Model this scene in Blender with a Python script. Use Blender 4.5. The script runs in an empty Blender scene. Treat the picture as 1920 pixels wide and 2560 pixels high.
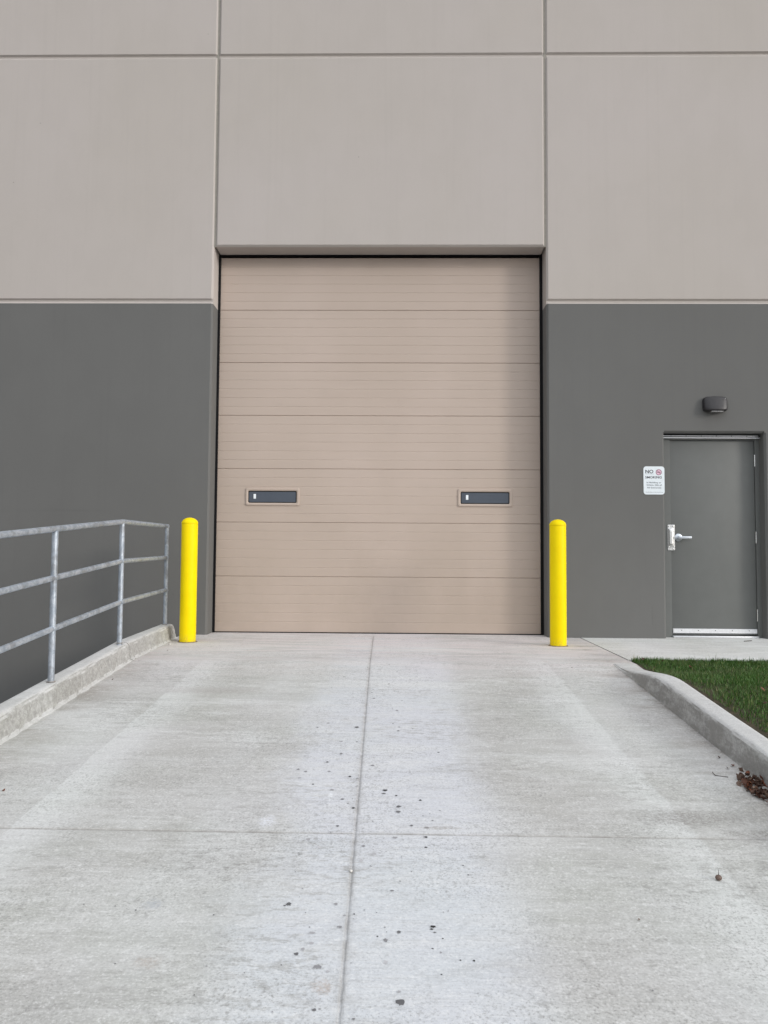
import bpy, bmesh, math, random
from mathutils import Vector, Matrix, noise, Euler
random.seed(7)
sc = bpy.context.scene
COL = sc.collection
PI = math.pi
SLOPE = 0.08
Y1 = -1.95          # where the level apron turns into the ramp

def nz(x, y, z=0.0, s=1.0):
    return noise.noise(Vector((x*s, y*s, z*s)))
def ground_z(y):
    if y > Y1: return 0.0
    if y > -17: return SLOPE*(y-Y1)
    return SLOPE*(-17-Y1)

# ---------------------------------------------------------------- objects
def mesh_obj(name, verts, faces, mats, parent=None, smooth=False, mi=None, loc=None):
    me = bpy.data.meshes.new(name)
    me.from_pydata([tuple(v) for v in verts], [], faces)
    if not isinstance(mats, (list, tuple)): mats = [mats]
    for m in mats: me.materials.append(m)
    if mi: me.polygons.foreach_set('material_index', mi)
    if smooth: me.polygons.foreach_set('use_smooth', [True]*len(me.polygons))
    me.validate(); me.update()
    o = bpy.data.objects.new(name, me); COL.objects.link(o)
    if parent: o.parent = parent
    if loc: o.location = loc
    return o
def bm_obj(name, bm, mats, parent=None, smooth=False, loc=None):
    me = bpy.data.meshes.new(name)
    bmesh.ops.recalc_face_normals(bm, faces=bm.faces)
    bm.to_mesh(me); bm.free()
    if not isinstance(mats, (list, tuple)): mats = [mats]
    for m in mats: me.materials.append(m)
    if smooth: me.polygons.foreach_set('use_smooth', [True]*len(me.polygons))
    o = bpy.data.objects.new(name, me); COL.objects.link(o)
    if parent: o.parent = parent
    if loc: o.location = loc
    return o
def sharp(o, ang=35):
    me = o.data
    me.polygons.foreach_set('use_smooth', [True]*len(me.polygons))
    bm = bmesh.new(); bm.from_mesh(me)
    for e in bm.edges:
        if len(e.link_faces) == 2 and e.calc_face_angle(0) > math.radians(ang): e.smooth = False
    bm.to_mesh(me); bm.free()
def empty(name, loc=(0,0,0)):
    o = bpy.data.objects.new(name, None); COL.objects.link(o); o.location = loc
    o.empty_display_size = .2
    return o
def tag(o, label=None, cat=None, group=None, kind=None):
    if label: o['label'] = label
    if cat: o['category'] = cat
    if group: o['group'] = group
    if kind: o['kind'] = kind
    return o
def box(bm, x0, x1, y0, y1, z0, z1, bev=0.0, seg=2):
    r = bmesh.ops.create_cube(bm, size=1)
    vs = r['verts']
    for v in vs:
        v.co = Vector((x0+(v.co.x+.5)*(x1-x0), y0+(v.co.y+.5)*(y1-y0), z0+(v.co.z+.5)*(z1-z0)))
    if bev:
        es = list({e for v in vs for e in v.link_edges})
        bmesh.ops.bevel(bm, geom=es, offset=bev, segments=seg, profile=.5, affect='EDGES')
def box_obj(name, dims, mat, parent=None, bev=0.0, seg=2):
    bm = bmesh.new(); box(bm, *dims, bev=bev, seg=seg)
    o = bm_obj(name, bm, mat, parent)
    if bev: sharp(o, 40)
    return o
def tube(bm, pts, r, n=20, caps=True):
    pts = [Vector(p) for p in pts]
    rings = []
    for i, p in enumerate(pts):
        if i == 0: d = pts[1]-p
        elif i == len(pts)-1: d = p-pts[-2]
        else: d = (pts[i+1]-p).normalized()+(p-pts[i-1]).normalized()
        d.normalize()
        ref = Vector((1,0,0)) if abs(d.x) < .8 else Vector((0,0,1))
        a = d.cross(ref).normalized(); b = d.cross(a).normalized()
        rr = r[i] if isinstance(r, (list, tuple)) else r
        rings.append([bm.verts.new(p + a*math.cos(2*PI*k/n)*rr + b*math.sin(2*PI*k/n)*rr) for k in range(n)])
    for i in range(len(rings)-1):
        for k in range(n):
            bm.faces.new((rings[i][k], rings[i][(k+1)%n], rings[i+1][(k+1)%n], rings[i+1][k]))
    if caps:
        bm.faces.new(rings[0][::-1]); bm.faces.new(rings[-1])
def lathe(bm, prof, n=48, cx=0, cy=0, cz=0):
    rings = []
    for (r, z) in prof:
        if r < 1e-5: rings.append([bm.verts.new((cx, cy, cz+z))])
        else: rings.append([bm.verts.new((cx+r*math.cos(2*PI*k/n), cy+r*math.sin(2*PI*k/n), cz+z)) for k in range(n)])
    for a, b in zip(rings, rings[1:]):
        for k in range(n):
            if len(a) == 1: bm.faces.new((a[0], b[k], b[(k+1)%n]))
            elif len(b) == 1: bm.faces.new((a[k], a[(k+1)%n], b[0]))
            else: bm.faces.new((a[k], a[(k+1)%n], b[(k+1)%n], b[k]))

# ---------------------------------------------------------------- materials
class NT:
    def __init__(s, name):
        s.m = bpy.data.materials.new(name); s.m.use_nodes = True
        s.t = s.m.node_tree; s.b = s.t.nodes['Principled BSDF']
        s.co = s.n('ShaderNodeTexCoord').outputs['Object']
    def n(s, typ, **kw):
        nd = s.t.nodes.new(typ)
        for k, v in kw.items(): setattr(nd, k, v)
        return nd
    def link(s, a, b): s.t.links.new(a, b)
    def setin(s, sock, v):
        if hasattr(v, 'links') or isinstance(v, bpy.types.NodeSocket): s.link(v, sock)
        elif isinstance(v, (tuple, list)) and len(v) == 3 and sock.type == 'RGBA': sock.default_value = (*v, 1)
        else: sock.default_value = v
    def map(s, sc_, loc=(0,0,0), src=None):
        m = s.n('ShaderNodeMapping'); s.link(src or s.co, m.inputs[0]); m.inputs['Scale'].default_value = sc_; m.inputs['Location'].default_value = loc
        return m.outputs[0]
    def noise(s, sc_, scale=1, detail=4, rough=.55, loc=(0,0,0), dist=0):
        nd = s.n('ShaderNodeTexNoise'); s.link(s.map(sc_, loc), nd.inputs['Vector'])
        nd.inputs['Scale'].default_value = scale; nd.inputs['Detail'].default_value = detail; nd.inputs['Roughness'].default_value = rough; nd.inputs['Distortion'].default_value = dist
        return nd.outputs['Fac']
    def ramp(s, f, lo, hi, a=0., b=1.):
        nd = s.n('ShaderNodeMapRange'); nd.interpolation_type = 'SMOOTHSTEP'; s.setin(nd.inputs[0], f)
        for i, v in enumerate((lo, hi, a, b)): nd.inputs[i+1].default_value = v
        return nd.outputs[0]
    def math(s, op, a, b=0., c=0.):
        nd = s.n('ShaderNodeMath', operation=op); s.setin(nd.inputs[0], a); s.setin(nd.inputs[1], b); s.setin(nd.inputs[2], c)
        return nd.outputs[0]
    def mix(s, f, a, b, mode='MIX'):
        nd = s.n('ShaderNodeMix', data_type='RGBA', blend_type=mode); s.setin(nd.inputs[0], f); s.setin(nd.inputs[6], a); s.setin(nd.inputs[7], b)
        return nd.outputs[2]
    def bump(s, h, strength=.3, dist=.002, normal=None):
        nd = s.n('ShaderNodeBump'); s.link(h, nd.inputs['Height']); nd.inputs['Strength'].default_value = strength; nd.inputs['Distance'].default_value = dist
        if normal: s.link(normal, nd.inputs['Normal'])
        return nd.outputs[0]
    def xyz(s, src=None):
        nd = s.n('ShaderNodeSeparateXYZ'); s.link(src or s.co, nd.inputs[0]); return nd.outputs
    def fin(s, col, rough=.8, metal=0., normal=None, spec=.5):
        s.setin(s.b.inputs['Base Color'], col); s.setin(s.b.inputs['Roughness'], rough); s.b.inputs['Metallic'].default_value = metal
        s.b.inputs['Specular IOR Level'].default_value = spec
        if normal: s.link(normal, s.b.inputs['Normal'])
        return s.m

def simple(name, col, rough=.6, metal=0., spec=.5, var=.06, scale=30, bump=0., bscale=200):
    t = NT(name)
    f = t.noise((1,1,1), scale, 3)
    c = t.mix(t.ramp(f, .3, .7), tuple(v*(1-var) for v in col), tuple(min(1, v*(1+var)) for v in col))
    nrm = t.bump(t.noise((1,1,1), bscale, 2), .5, bump) if bump else None
    return t.fin(c, rough, metal, nrm, spec)

def paint_wall(name, col, tint):
    t = NT(name)
    big = t.noise((1,1,1), .45, 3, .5)
    mid = t.noise((1,1,.6), 3.0, 4, .6, (3,1,7))
    fine = t.noise((1,1,1), 60, 3, .6)
    c = t.mix(t.ramp(big, .3, .7), col, tint)
    c = t.mix(t.ramp(mid, .42, .62, 0, .10), c, tuple(v*.82 for v in col))
    streak = t.noise((14,14,.25), 1.0, 4, .65, (5,0,2))          # weather runs down the panel
    c = t.mix(t.ramp(streak, .52, .68, 0, .06), c, tuple(v*.72 for v in col))
    c = t.mix(t.ramp(fine, .2, .8, 0, .07), c, tuple(v*.7 for v in col))
    vor = t.n('ShaderNodeTexVoronoi'); t.link(t.co, vor.inputs['Vector']); vor.inputs['Scale'].default_value = 2.2
    pit = t.ramp(vor.outputs['Distance'], .012, .02, 1, 0)        # a few pinholes in the cast concrete
    c = t.mix(t.math('MULTIPLY', pit, .5), c, tuple(v*.45 for v in col))
    n1 = t.bump(t.noise((1,1,1), 90, 3, .6), .35, .0012)
    n2 = t.bump(t.noise((1,1,1), 2.5, 3, .5), .25, .01, n1)
    return t.fin(c, .78, 0, n2, .3)

def concrete(name, drive=False, kerb=False, walk=False):
    t = NT(name)
    X, Y, Z = t.xyz()
    big = t.noise((1.3,.55,1), 1.0, 4, .55, (2.2,.3,0))
    mid = t.noise((1.0,3.4,2), 2.2, 6, .68, (7,3,0))
    st = t.noise((1.6,26,8), 1.6, 6, .72, (0,5,0))               # broom streaks across
    st2 = t.noise((5,130,30), 1.0, 4, .6, (4,5,0))
    grain = t.noise((1,1,1), 110, 4, .7)
    grain2 = t.noise((1,1,1), 34, 4, .7, (9,9,0))
    base = t.mix(t.ramp(big, .35, .65), (.440,.432,.412), (.505,.503,.495))
    c = base
    if drive:
        wob = t.math('MULTIPLY', t.math('SUBTRACT', t.noise((1.2,.8,1), 1.4, 5, .65, (1,8,0)), .5), .75)
        ax = t.math('ABSOLUTE', t.math('SUBTRACT', X, .18))
        cen = t.ramp(t.math('ADD', ax, wob), .30, .62, 1, 0)      # paler untravelled strip between the wheel paths
        c = t.mix(t.math('MULTIPLY', cen, .85), c, (.575,.588,.622))
        hx = t.math('ABSOLUTE', t.math('ADD', t.math('ABSOLUTE', X), -.95))
        tyre = t.ramp(t.math('ADD', hx, wob), .12, .42, 1, 0)
        c = t.mix(t.math('MULTIPLY', tyre, .62), c, (.405,.396,.370))
        # lighter trowelled margins beside each kerb, with one crisp edge
        wl = t.math('MULTIPLY', t.math('SUBTRACT', t.noise((1,2.4,1), 1.2, 5, .6, (3,3,0)), .5), .07)
        dl = t.math('ADD', t.math('ADD', X, 1.385), wl)           # >0 inside
        edge_l = t.math('MULTIPLY', t.ramp(dl, -.006, .006), t.ramp(dl, .05, .36, 1, 0))
        dr = t.math('ADD', t.math('SUBTRACT', 1.455, X), wl)
        edge_r = t.math('MULTIPLY', t.ramp(dr, -.006, .02), t.ramp(dr, .04, .30, 1, 0))
        onramp = t.ramp(Y, -1.6, -2.2, .15, 1)
        e = t.math('MULTIPLY', t.math('MAXIMUM', edge_l, edge_r), onramp)
        c = t.mix(t.math('MULTIPLY', e, .75), c, (.60,.602,.592))
        aft = t.ramp(t.math('ABSOLUTE', X), 1.4, 1.6)
        c = t.mix(t.math('MULTIPLY', aft, .25), c, (.56,.555,.535))
        # silt along the two gutters
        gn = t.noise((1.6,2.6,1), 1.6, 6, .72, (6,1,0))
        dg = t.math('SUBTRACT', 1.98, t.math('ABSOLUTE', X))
        gut = t.math('MULTIPLY', t.ramp(dg, .0, .38, 1, 0), t.ramp(gn, .40, .60, .25, 1))
        gut = t.math('MULTIPLY', gut, t.ramp(Y, -1.0, -1.9, .3, 1))
        c = t.mix(t.math('MULTIPLY', gut, .80), c, (.285,.255,.222))
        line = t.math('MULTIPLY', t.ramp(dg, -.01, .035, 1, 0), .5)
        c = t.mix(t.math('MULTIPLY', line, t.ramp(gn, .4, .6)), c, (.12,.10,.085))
        # bright bands near the door
        ap = t.math('MULTIPLY', t.ramp(Y, -3.2, -.9), t.ramp(t.noise((.8,5,1), 1.5, 6, .72, (1,2,0)), .36, .58, .25, 1))
        c = t.mix(t.math('MULTIPLY', ap, .85), c, (.69,.622,.615))
        # rough scaled patches right of the joint
        sc1 = t.math('MULTIPLY', t.ramp(t.noise((1,1.5,1), .9, 4, .6, (11,4,0)), .50, .60), t.ramp(t.noise((3,9,1), 4, 6, .75, (2,6,0)), .50, .60))
        c = t.mix(t.math('MULTIPLY', sc1, .55), c, (.30,.290,.275))
    stm = t.ramp(t.noise((1,1,1), 1.1, 3, .5, (3,7,1)), .38, .62, .3, 1)
    tint = t.ramp(t.noise((1,1,1), .8, 3, .5, (4,4,9)), .40, .60)
    c = t.mix(1.0, c, t.mix(tint, (.978,1.0,.985), (.992,.992,1.0)), 'MULTIPLY')
    wisp = t.math('MULTIPLY', t.ramp(t.noise((.7,2.6,1), 1.3, 6, .72, (9,5,2)), .50, .64), t.ramp(Y, -5.6, -3.4, .35, 1))
    c = t.mix(t.math('MULTIPLY', wisp, .5), c, (.66,.668,.660))
    c = t.mix(t.ramp(mid, .44, .64, 0, .35), c, (.60,.600,.590))
    c = t.mix(t.ramp(mid, .46, .32, 0, .28), c, (.360,.355,.338))
    c = t.mix(t.math('MULTIPLY', t.ramp(st, .50, .66, 0, .26), stm), c, (.36,.355,.345))
    c = t.mix(t.ramp(st, .48, .34, 0, .20), c, (.68,.68,.67))
    c = t.mix(t.ramp(st2, .52, .68, 0, .20), c, (.30,.295,.285))
    wear = t.ramp(t.noise((1,1,1), 1.7, 4, .6, (8,2,2)), .38, .62, .35, 1)
    c = t.mix(t.math('MULTIPLY', t.ramp(grain, .52, .66, 0, .60), wear), c, (.19,.185,.175))
    c = t.mix(t.ramp(grain, .47, .33, 0, .38), c, (.78,.78,.77))
    c = t.mix(t.math('MULTIPLY', t.ramp(grain2, .54, .66, 0, .42), wear), c, (.24,.235,.225))
    c = t.mix(t.ramp(grain2, .44, .32, 0, .30), c, (.74,.74,.73))
    vor = t.n('ShaderNodeTexVoronoi'); t.link(t.map((1,1.6,1)), vor.inputs['Vector']); vor.inputs['Scale'].default_value = 26
    pitmask = t.ramp(t.noise((1,1,1), 3, 3, .6, (5,5,1)), .52, .68)
    pit = t.math('MULTIPLY', t.ramp(vor.outputs['Distance'], .05, .10, 1, 0), pitmask)
    c = t.mix(t.math('MULTIPLY', pit, .6), c, (.12,.115,.11))
    if kerb:
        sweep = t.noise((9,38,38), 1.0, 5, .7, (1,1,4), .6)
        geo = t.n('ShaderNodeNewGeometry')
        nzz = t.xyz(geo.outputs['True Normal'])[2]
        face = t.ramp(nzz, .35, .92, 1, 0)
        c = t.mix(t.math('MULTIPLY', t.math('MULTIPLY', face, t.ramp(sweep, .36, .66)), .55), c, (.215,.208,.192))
        dirt_shade = t.ramp(t.noise((3,3,9), 1.5, 6, .72, (2,9,1)), .38, .58, .30, 1)
        c = t.mix(t.math('MULTIPLY', t.math('MULTIPLY', t.ramp(face, .1, .8), t.ramp(X, -.5, .5, .30, .80)), dirt_shade), c, (.235,.230,.218))   # splash dirt on the worn face; shade painted into the right kerb on top
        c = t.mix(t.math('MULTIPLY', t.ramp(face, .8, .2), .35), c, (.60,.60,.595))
    if drive:
        at = t.n('ShaderNodeAttribute', attribute_name='st'); R_, G_, B_ = t.xyz(at.outputs['Vector'])
        sn = t.noise((1,1,1), 170, 3, .7, (2,2,0))
        msk = t.ramp(t.math('ADD', R_, t.math('MULTIPLY', t.math('SUBTRACT', sn, .5), .9)), .42, .58)
        msk = t.math('MULTIPLY', msk, t.ramp(R_, .02, .1))
        cc = t.n('ShaderNodeCombineColor'); 
        for i in range(3): t.link(t.math('MULTIPLY', G_, (1.0,.99,1.02)[i]), cc.inputs[i])
        c = t.mix(msk, c, cc.outputs[0])
        def blot(cx_, cy_, rx_, ry_, col_, amt):
            dx = t.math('DIVIDE', t.math('SUBTRACT', X, cx_), rx_); dy = t.math('DIVIDE', t.math('SUBTRACT', Y, cy_), ry_)
            d2 = t.math('SQRT', t.math('ADD', t.math('MULTIPLY', dx, dx), t.math('MULTIPLY', dy, dy)))
            d2 = t.math('ADD', d2, t.math('MULTIPLY', t.math('SUBTRACT', t.noise((1,1.5,1), 34, 5, .75, (cx_,cy_,1)), .5), 2.6))
            gate = t.ramp(t.noise((1,1,1), 90, 4, .75, (cy_,cx_,1)), .42, .56, .25, 1)
            return t.mix(t.math('MULTIPLY', gate, t.ramp(d2, .3, 1.25, amt, 0)), c, col_)
        c = blot(-.607, -5.679, .036, .034, (.40,.415,.43), .8)
        c = blot(-.52, -6.0, .045, .035, (.36,.31,.27), .5)
        c = blot(.012, -6.10, .030, .035, (.44,.37,.32), .6)
        c = blot(-.085, -4.74, .011, .060, (.78,.80,.82), .8)
        c = blot(-.33, -5.02, .040, .060, (.70,.72,.78), .6)
        c = blot(1.50, -4.93, .30, .10, (.26,.25,.235), .8)
        c = blot(1.80, -5.08, .25, .05, (.24,.23,.21), .8)
        c = blot(-1.1, -2.9, .45, .10, (.33,.30,.285), .5)
        c = blot(.40, -5.06, .10, .020, (.30,.28,.26), .6)
        jn = t.ramp(t.noise((1,1,1), 14, 4, .7), .35, .65, .45, .95)
        c = t.mix(t.math('MULTIPLY', B_, jn), c, (.25,.238,.222))
    vs = t.n('ShaderNodeVectorMath', operation='SCALE'); t.link(c, vs.inputs[0]); vs.inputs['Scale'].default_value = 1.36 if walk else 1.07
    c = vs.outputs[0]
    h = t.math('ADD', t.math('MULTIPLY', st2, .5), t.math('MULTIPLY', grain, .6))
    h = t.math('ADD', h, t.math('MULTIPLY', grain2, .8))
    h = t.math('ADD', h, t.math('MULTIPLY', st, .5))
    n1 = t.bump(h, .75, .0028 if not kerb else .006)
    n2 = t.bump(mid, .4, .006, n1)
    return t.fin(c, .9, 0, n2, .25)

def galv():
    t = NT('galvanised_steel')
    v = t.n('ShaderNodeTexNoise'); t.link(t.map((1,.45,.45)), v.inputs['Vector']); v.inputs['Scale'].default_value = 34; v.inputs['Detail'].default_value = 6; v.inputs['Roughness'].default_value = .7; v.inputs['Distortion'].default_value = .8
    f = v.outputs['Fac']
    c = t.mix(t.ramp(f, .36, .62), (.33,.375,.43), (.50,.545,.60))
    f2 = t.noise((1,1,1), 60, 4, .7, (3,3,3))
    c = t.mix(t.ramp(f2, .60, .74, 0, .6), c, (.66,.68,.69))
    f3 = t.noise((1,1,1), 7, 4, .7, (1,6,3))
    c = t.mix(t.ramp(f3, .50, .62, 0, .60), c, (.24,.25,.265))
    r = t.ramp(f, .35, .65, .52, .36)
    return t.fin(c, r, .50, t.bump(f, .3, .0012), .5)

def door_paint():
    t = NT('tan_door_paint')
    X, Y, Z = t.xyz()
    big = t.noise((.8,1,.5), 1.0, 3, .5)
    c = t.mix(t.ramp(big, .3, .7), (.500,.412,.350), (.540,.446,.386))
    d = t.noise((1,1,2.5), 3, 6, .7, (4,1,1))
    c = t.mix(t.ramp(d, .5, .8, 0, .14), c, (.40,.345,.30))
    low = t.math('MULTIPLY', t.ramp(Z, 2.4, .1), t.ramp(t.noise((1.5,1,1), 1.3, 5, .65, (1,3,5)), .35, .65, .55, 1))
    c = t.mix(t.math('MULTIPLY', low, .42), c, (.37,.305,.245))       # road dust on the lowest sections
    g = t.noise((30,1,160), 1.0, 3, .6)
    g2 = t.noise((1,1,1), 150, 2, .6)
    n = t.bump(t.math('ADD', g, g2), .4, .0008)
    n = t.bump(t.noise((.9,1,5), 1.2, 2, .5, (2,0,3)), .5, .010, n)   # oil-canning of the sheet
    return t.fin(c, .48, 0, n, .35)

def yellow():
    t = NT('yellow_sleeve_plastic')
    X, Y, Z = t.xyz()
    f = t.noise((1,1,1), 9, 4, .6)
    c = t.mix(t.ramp(f, .3, .7), (.93,.70,.0), (.95,.74,.0))
    sc_ = t.noise((30,30,5), 1.2, 5, .7, (2,2,2))
    c = t.mix(t.ramp(sc_, .62, .78, 0, .25), c, (.62,.46,.02))
    low = t.math('MULTIPLY', t.ramp(Z, .10, 0), t.ramp(t.noise((1,1,1), 40, 4, .7), .4, .65))
    c = t.mix(t.math('MULTIPLY', low, .5), c, (.42,.33,.10))
    return t.fin(c, .5, 0, t.bump(t.noise((1,1,1), 220, 2), .25, .0006), .14)

def leaf_mat():
    t = NT('dead_leaf')
    g = t.n('ShaderNodeObjectInfo'); r = g.outputs['Random']
    cr = t.n('ShaderNodeValToRGB'); t.link(r, cr.inputs[0])
    e = cr.color_ramp.elements; e[0].position = 0; e[0].color = (.050,.022,.015,1); e[1].position = 1; e[1].color = (.27,.19,.14,1)
    for p_, c_ in ((.25,(.11,.045,.026,1)), (.45,(.20,.065,.030,1)), (.6,(.15,.10,.075,1)), (.8,(.085,.045,.030,1))):
        q = cr.color_ramp.elements.new(p_); q.color = c_
    f = t.noise((1,1,1), 70, 4, .6)
    c = t.mix(t.ramp(f, .4, .75, 0, .55), cr.outputs[0], (.045,.026,.018))
    return t.fin(c, .62, 0, None, .35)

def grass_mat():
    t = NT('grass_blade')
    g = t.n('ShaderNodeNewGeometry'); r = g.outputs['Random Per Island']
    dry = t.noise((.9,1.2,1), 1.4, 4, .6, (0,2.6,0))
    c = t.mix(r, (.026,.080,.011), (.080,.175,.028))
    c = t.mix(t.ramp(dry, .48, .68, 0, .65), c, (.115,.150,.062))
    c = t.mix(t.ramp(r, .93, .94, 0, .7), c, (.26,.22,.11))
    m = t.fin(c, .5, 0, None, .35)
    return m

def soil_mat():
    t = NT('soil')
    f = t.noise((1,1,1), 25, 5, .7)
    c = t.mix(t.ramp(f, .35, .65), (.030,.028,.014), (.075,.055,.032))
    return t.fin(c, .95, 0, t.bump(f, .8, .01))
def asphalt_mat():
    t = NT('asphalt')
    f = t.noise((1,1,1), 120, 3, .7); g = t.noise((1,1,1), .5, 4, .6)
    c = t.mix(t.ramp(g, .3, .7), (.045,.045,.046), (.075,.074,.072))
    c = t.mix(t.ramp(f, .55, .75, 0, .5), c, (.14,.14,.135))
    return t.fin(c, .9, 0, t.bump(f, .6, .004))

M = {}
M['cream'] = paint_wall('cream_wall_paint', (.490,.450,.414), (.508,.466,.440))
M['grey'] = paint_wall('grey_wall_paint', (.146,.146,.141), (.156,.156,.151))
M['drive'] = concrete('ramp_concrete', drive=True)
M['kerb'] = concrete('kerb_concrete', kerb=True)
M['walk'] = concrete('walk_concrete', walk=True)
M['door'] = door_paint()
M['galv'] = galv()
M['yellow'] = yellow()
M['black'] = simple('black_rubber', (.006,.006,.007), .6, 0, .2)
M['caulk'] = simple('beige_caulk', (.30,.28,.245), .7)
M['bronze'] = simple('dark_bronze_housing', (.028,.026,.028), .42, 0, .5, .1, 40, .0004, 400)
M['steel'] = simple('stainless_steel', (.74,.74,.73), .26, .9, .5, .08, 60, .0006, 50)
M['alu'] = simple('mill_aluminium', (.78,.79,.81), .42, .6, .5, .05, 60)
M['chrome'] = simple('satin_chrome', (.66,.70,.75), .30, .85, .5, .06, 60)
M['edoor'] = simple('grey_steel_door_paint', (.150,.156,.150), .5, 0, .4, .03, 6, .0004, 300)
M['white'] = simple('white_sign_enamel', (.80,.86,.90), .45, 0, .4, .03, 20)
M['ink'] = simple('black_lettering', (.02,.022,.035), .6)
M['ink2'] = simple('grey_lettering', (.10,.12,.15), .6)
M['red'] = simple('maroon_ring', (.20,.02,.07), .6)
M['pink'] = simple('pink_disc', (.80,.55,.66), .6)
M['sticker'] = simple('pale_sticker', (.85,.90,.93), .6)
M['lens'] = simple('frosted_lens', (.42,.42,.42), .25)
M['leaf'] = leaf_mat(); M['grass'] = grass_mat(); M['soil'] = soil_mat(); M['asphalt'] = asphalt_mat()
M['stone'] = simple('grey_pebble', (.28,.26,.24), .8, 0, .3, .3, 60)
M['pale_stone'] = simple('pale_pebble', (.60,.58,.55), .8, 0, .3, .2, 60)
M['twig'] = simple('dry_twig', (.06,.045,.035), .8)
M['membrane'] = simple('grey_roof_membrane', (.35,.35,.34), .8)
M['acorn'] = simple('brown_acorn', (.13,.085,.065), .5)
t = NT('tinted_pane')
t.fin(t.mix(t.noise((1,1,1), 3, 3), (.060,.072,.095), (.080,.096,.122)), .22, 0, t.bump(t.noise((1,1,2), 2.0, 2), .3, .01), .5); M['pane'] = t.m

# ---------------------------------------------------------------- the warehouse
TOP = 9.2; ZP = 3.655        # paint line
ZR1, ZR2 = 3.675, 6.475      # centres of the two horizontal reveals
D = .02                      # reveal and chamfer depth
def reveal(z):               # profile (z, depth) of one reveal
    return [(z-.034, 0), (z-.012, D), (z+.006, D), (z+.022, 0)]
def wall_profile(z0, z1, reveals):
    p = [(z0, 0)]
    for r in reveals: p += reveal(r)
    p.append((z1, 0))
    return p
def strip(V, F, MI, x0, x1, prof, ch0, ch1, ret0=None, ret1=None):
    # one stretch of wall between x0 and x1; chamfered ends, optional return into the opening
    cols = []
    if ch0:
        if ret0: cols.append((x0, [(z, ret0) for z, d in prof]))
        cols.append((x0, [(z, D) for z, d in prof])); cols.append((x0+D, prof))
    else: cols.append((x0, prof))
    n = max(1, int((x1-x0)/1.0))
    for i in range(1, n): cols.append((x0+(x1-x0)*i/n, prof))
    if ch1:
        cols.append((x1-D, prof)); cols.append((x1, [(z, D) for z, d in prof]))
        if ret1: cols.append((x1, [(z, ret1) for z, d in prof]))
    else: cols.append((x1, prof))
    ids = []
    for x, pr in cols:
        ids.append([len(V)+i for i in range(len(pr))])
        V += [(x, d, z) for z, d in pr]
    for a, b in zip(ids, ids[1:]):
        for i in range(len(a)-1):
            F.append((a[i], b[i], b[i+1], a[i+1])); zm = (V[a[i]][2]+V[a[i+1]][2])/2
            MI.append(0 if zm > ZR1-.034 else 1)
bld = empty('warehouse_building', (0,0,0))
tag(bld, 'tall warehouse of precast concrete panels, cream above and dark grey below', 'warehouse')
XL, XR = -1.852, 1.852
RET = .26
prof_side = wall_profile(-1.5, TOP, [ZR1, ZR2])
V, F, MI = [], [], []
strip(V, F, MI, -16, XL+.012, prof_side, False, True, None, RET)
o = mesh_obj('wall_panel', V, F, [M['cream'], M['grey']], bld, mi=MI); tag(o, 'left wall panel, cream over dark grey')
# header panel above the opening
V, F, MI = [], [], []
HZ = 4.285
prof_h = wall_profile(HZ+D, TOP, [ZR2])
strip(V, F, MI, XL+.030, XR-.030, prof_h, True, True)
b0 = len(V)
V += [(XL+.030, D, HZ), (XR-.030, D, HZ), (XL+.030, RET, HZ-.0), (XR-.030, RET, HZ-.0), (XL+.030+D, 0, HZ+D), (XR-.030-D, 0, HZ+D), (XL+.030, D, HZ+D), (XR-.030, D, HZ+D)]
F += [(b0+4, b0, b0+1, b0+5), (b0, b0+2, b0+3, b0+1), (b0+6, b0, b0+4), (b0+5, b0+1, b0+7)]; MI += [0]*4
o = mesh_obj('wall_panel', V, F, [M['cream'], M['grey']], bld, mi=MI); tag(o, 'cream header panel above the big door')
# right panel with the entry door opening
EX0, EX1, EZ = 3.104, 4.182, 2.222
V, F, MI = [], [], []
EC = .012
strip(V, F, MI, XR-.012, EX0, wall_profile(-.4, EZ, []), True, True, RET, .2)
strip(V, F, MI, EX1, 16, wall_profile(-.4, EZ, []), True, False, .2, None)
strip(V, F, MI, XR-.012, EX0-.0, wall_profile(EZ, TOP, [ZR1, ZR2]), True, False, RET, None)
strip(V, F, MI, EX0, EX1, wall_profile(EZ+D, TOP, [ZR1, ZR2]), False, False)
strip(V, F, MI, EX1, 16, wall_profile(EZ, TOP, [ZR1, ZR2]), False, False)
b0 = len(V)
V += [(EX0, 0, EZ+D), (EX1, 0, EZ+D), (EX0, D, EZ), (EX1, D, EZ), (EX0, .2, EZ), (EX1, .2, EZ), (EX0, 0, EZ), (EX1, 0, EZ), (EX0-D, 0, EZ), (EX1+D, 0, EZ)]
F += [(b0, b0+2, b0+3, b0+1), (b0+2, b0+4, b0+5, b0+3), (b0, b0+6, b0+2), (b0+1, b0+3, b0+7), (b0+6, b0+8, b0+2), (b0+7, b0+3, b0+9)]; MI += [1]*6
# trowel ridge and patch marks standing proud of the panel
o = mesh_obj('wall_panel', V, F, [M['cream'], M['grey']], bld, mi=MI); tag(o, 'right wall panel around the entry door')
# caulk between the panels, roof and far walls
for s in (-1, 1):
    box_obj('joint_caulk', (s*1.842-.010 if s < 0 else 1.820, s*1.842+.022 if s < 0 else 1.842+.010, .016, .05, HZ+.0, TOP), M['caulk'], bld)
box_obj('roof', (-16.05, 16.05, -.03, 20, TOP, TOP+.35), M['membrane'], bld)
box_obj('rear_walls', (-15.98, 15.98, 19.6, 19.95, -1.5, TOP-.01), M['grey'], bld)
box_obj('side_wall', (-16.0, -15.7, .30, 19.6, -1.5, TOP-.01), M['cream'], bld)
box_obj('side_wall', (15.7, 16.0, .30, 19.6, -1.5, TOP-.01), M['cream'], bld)
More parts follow.
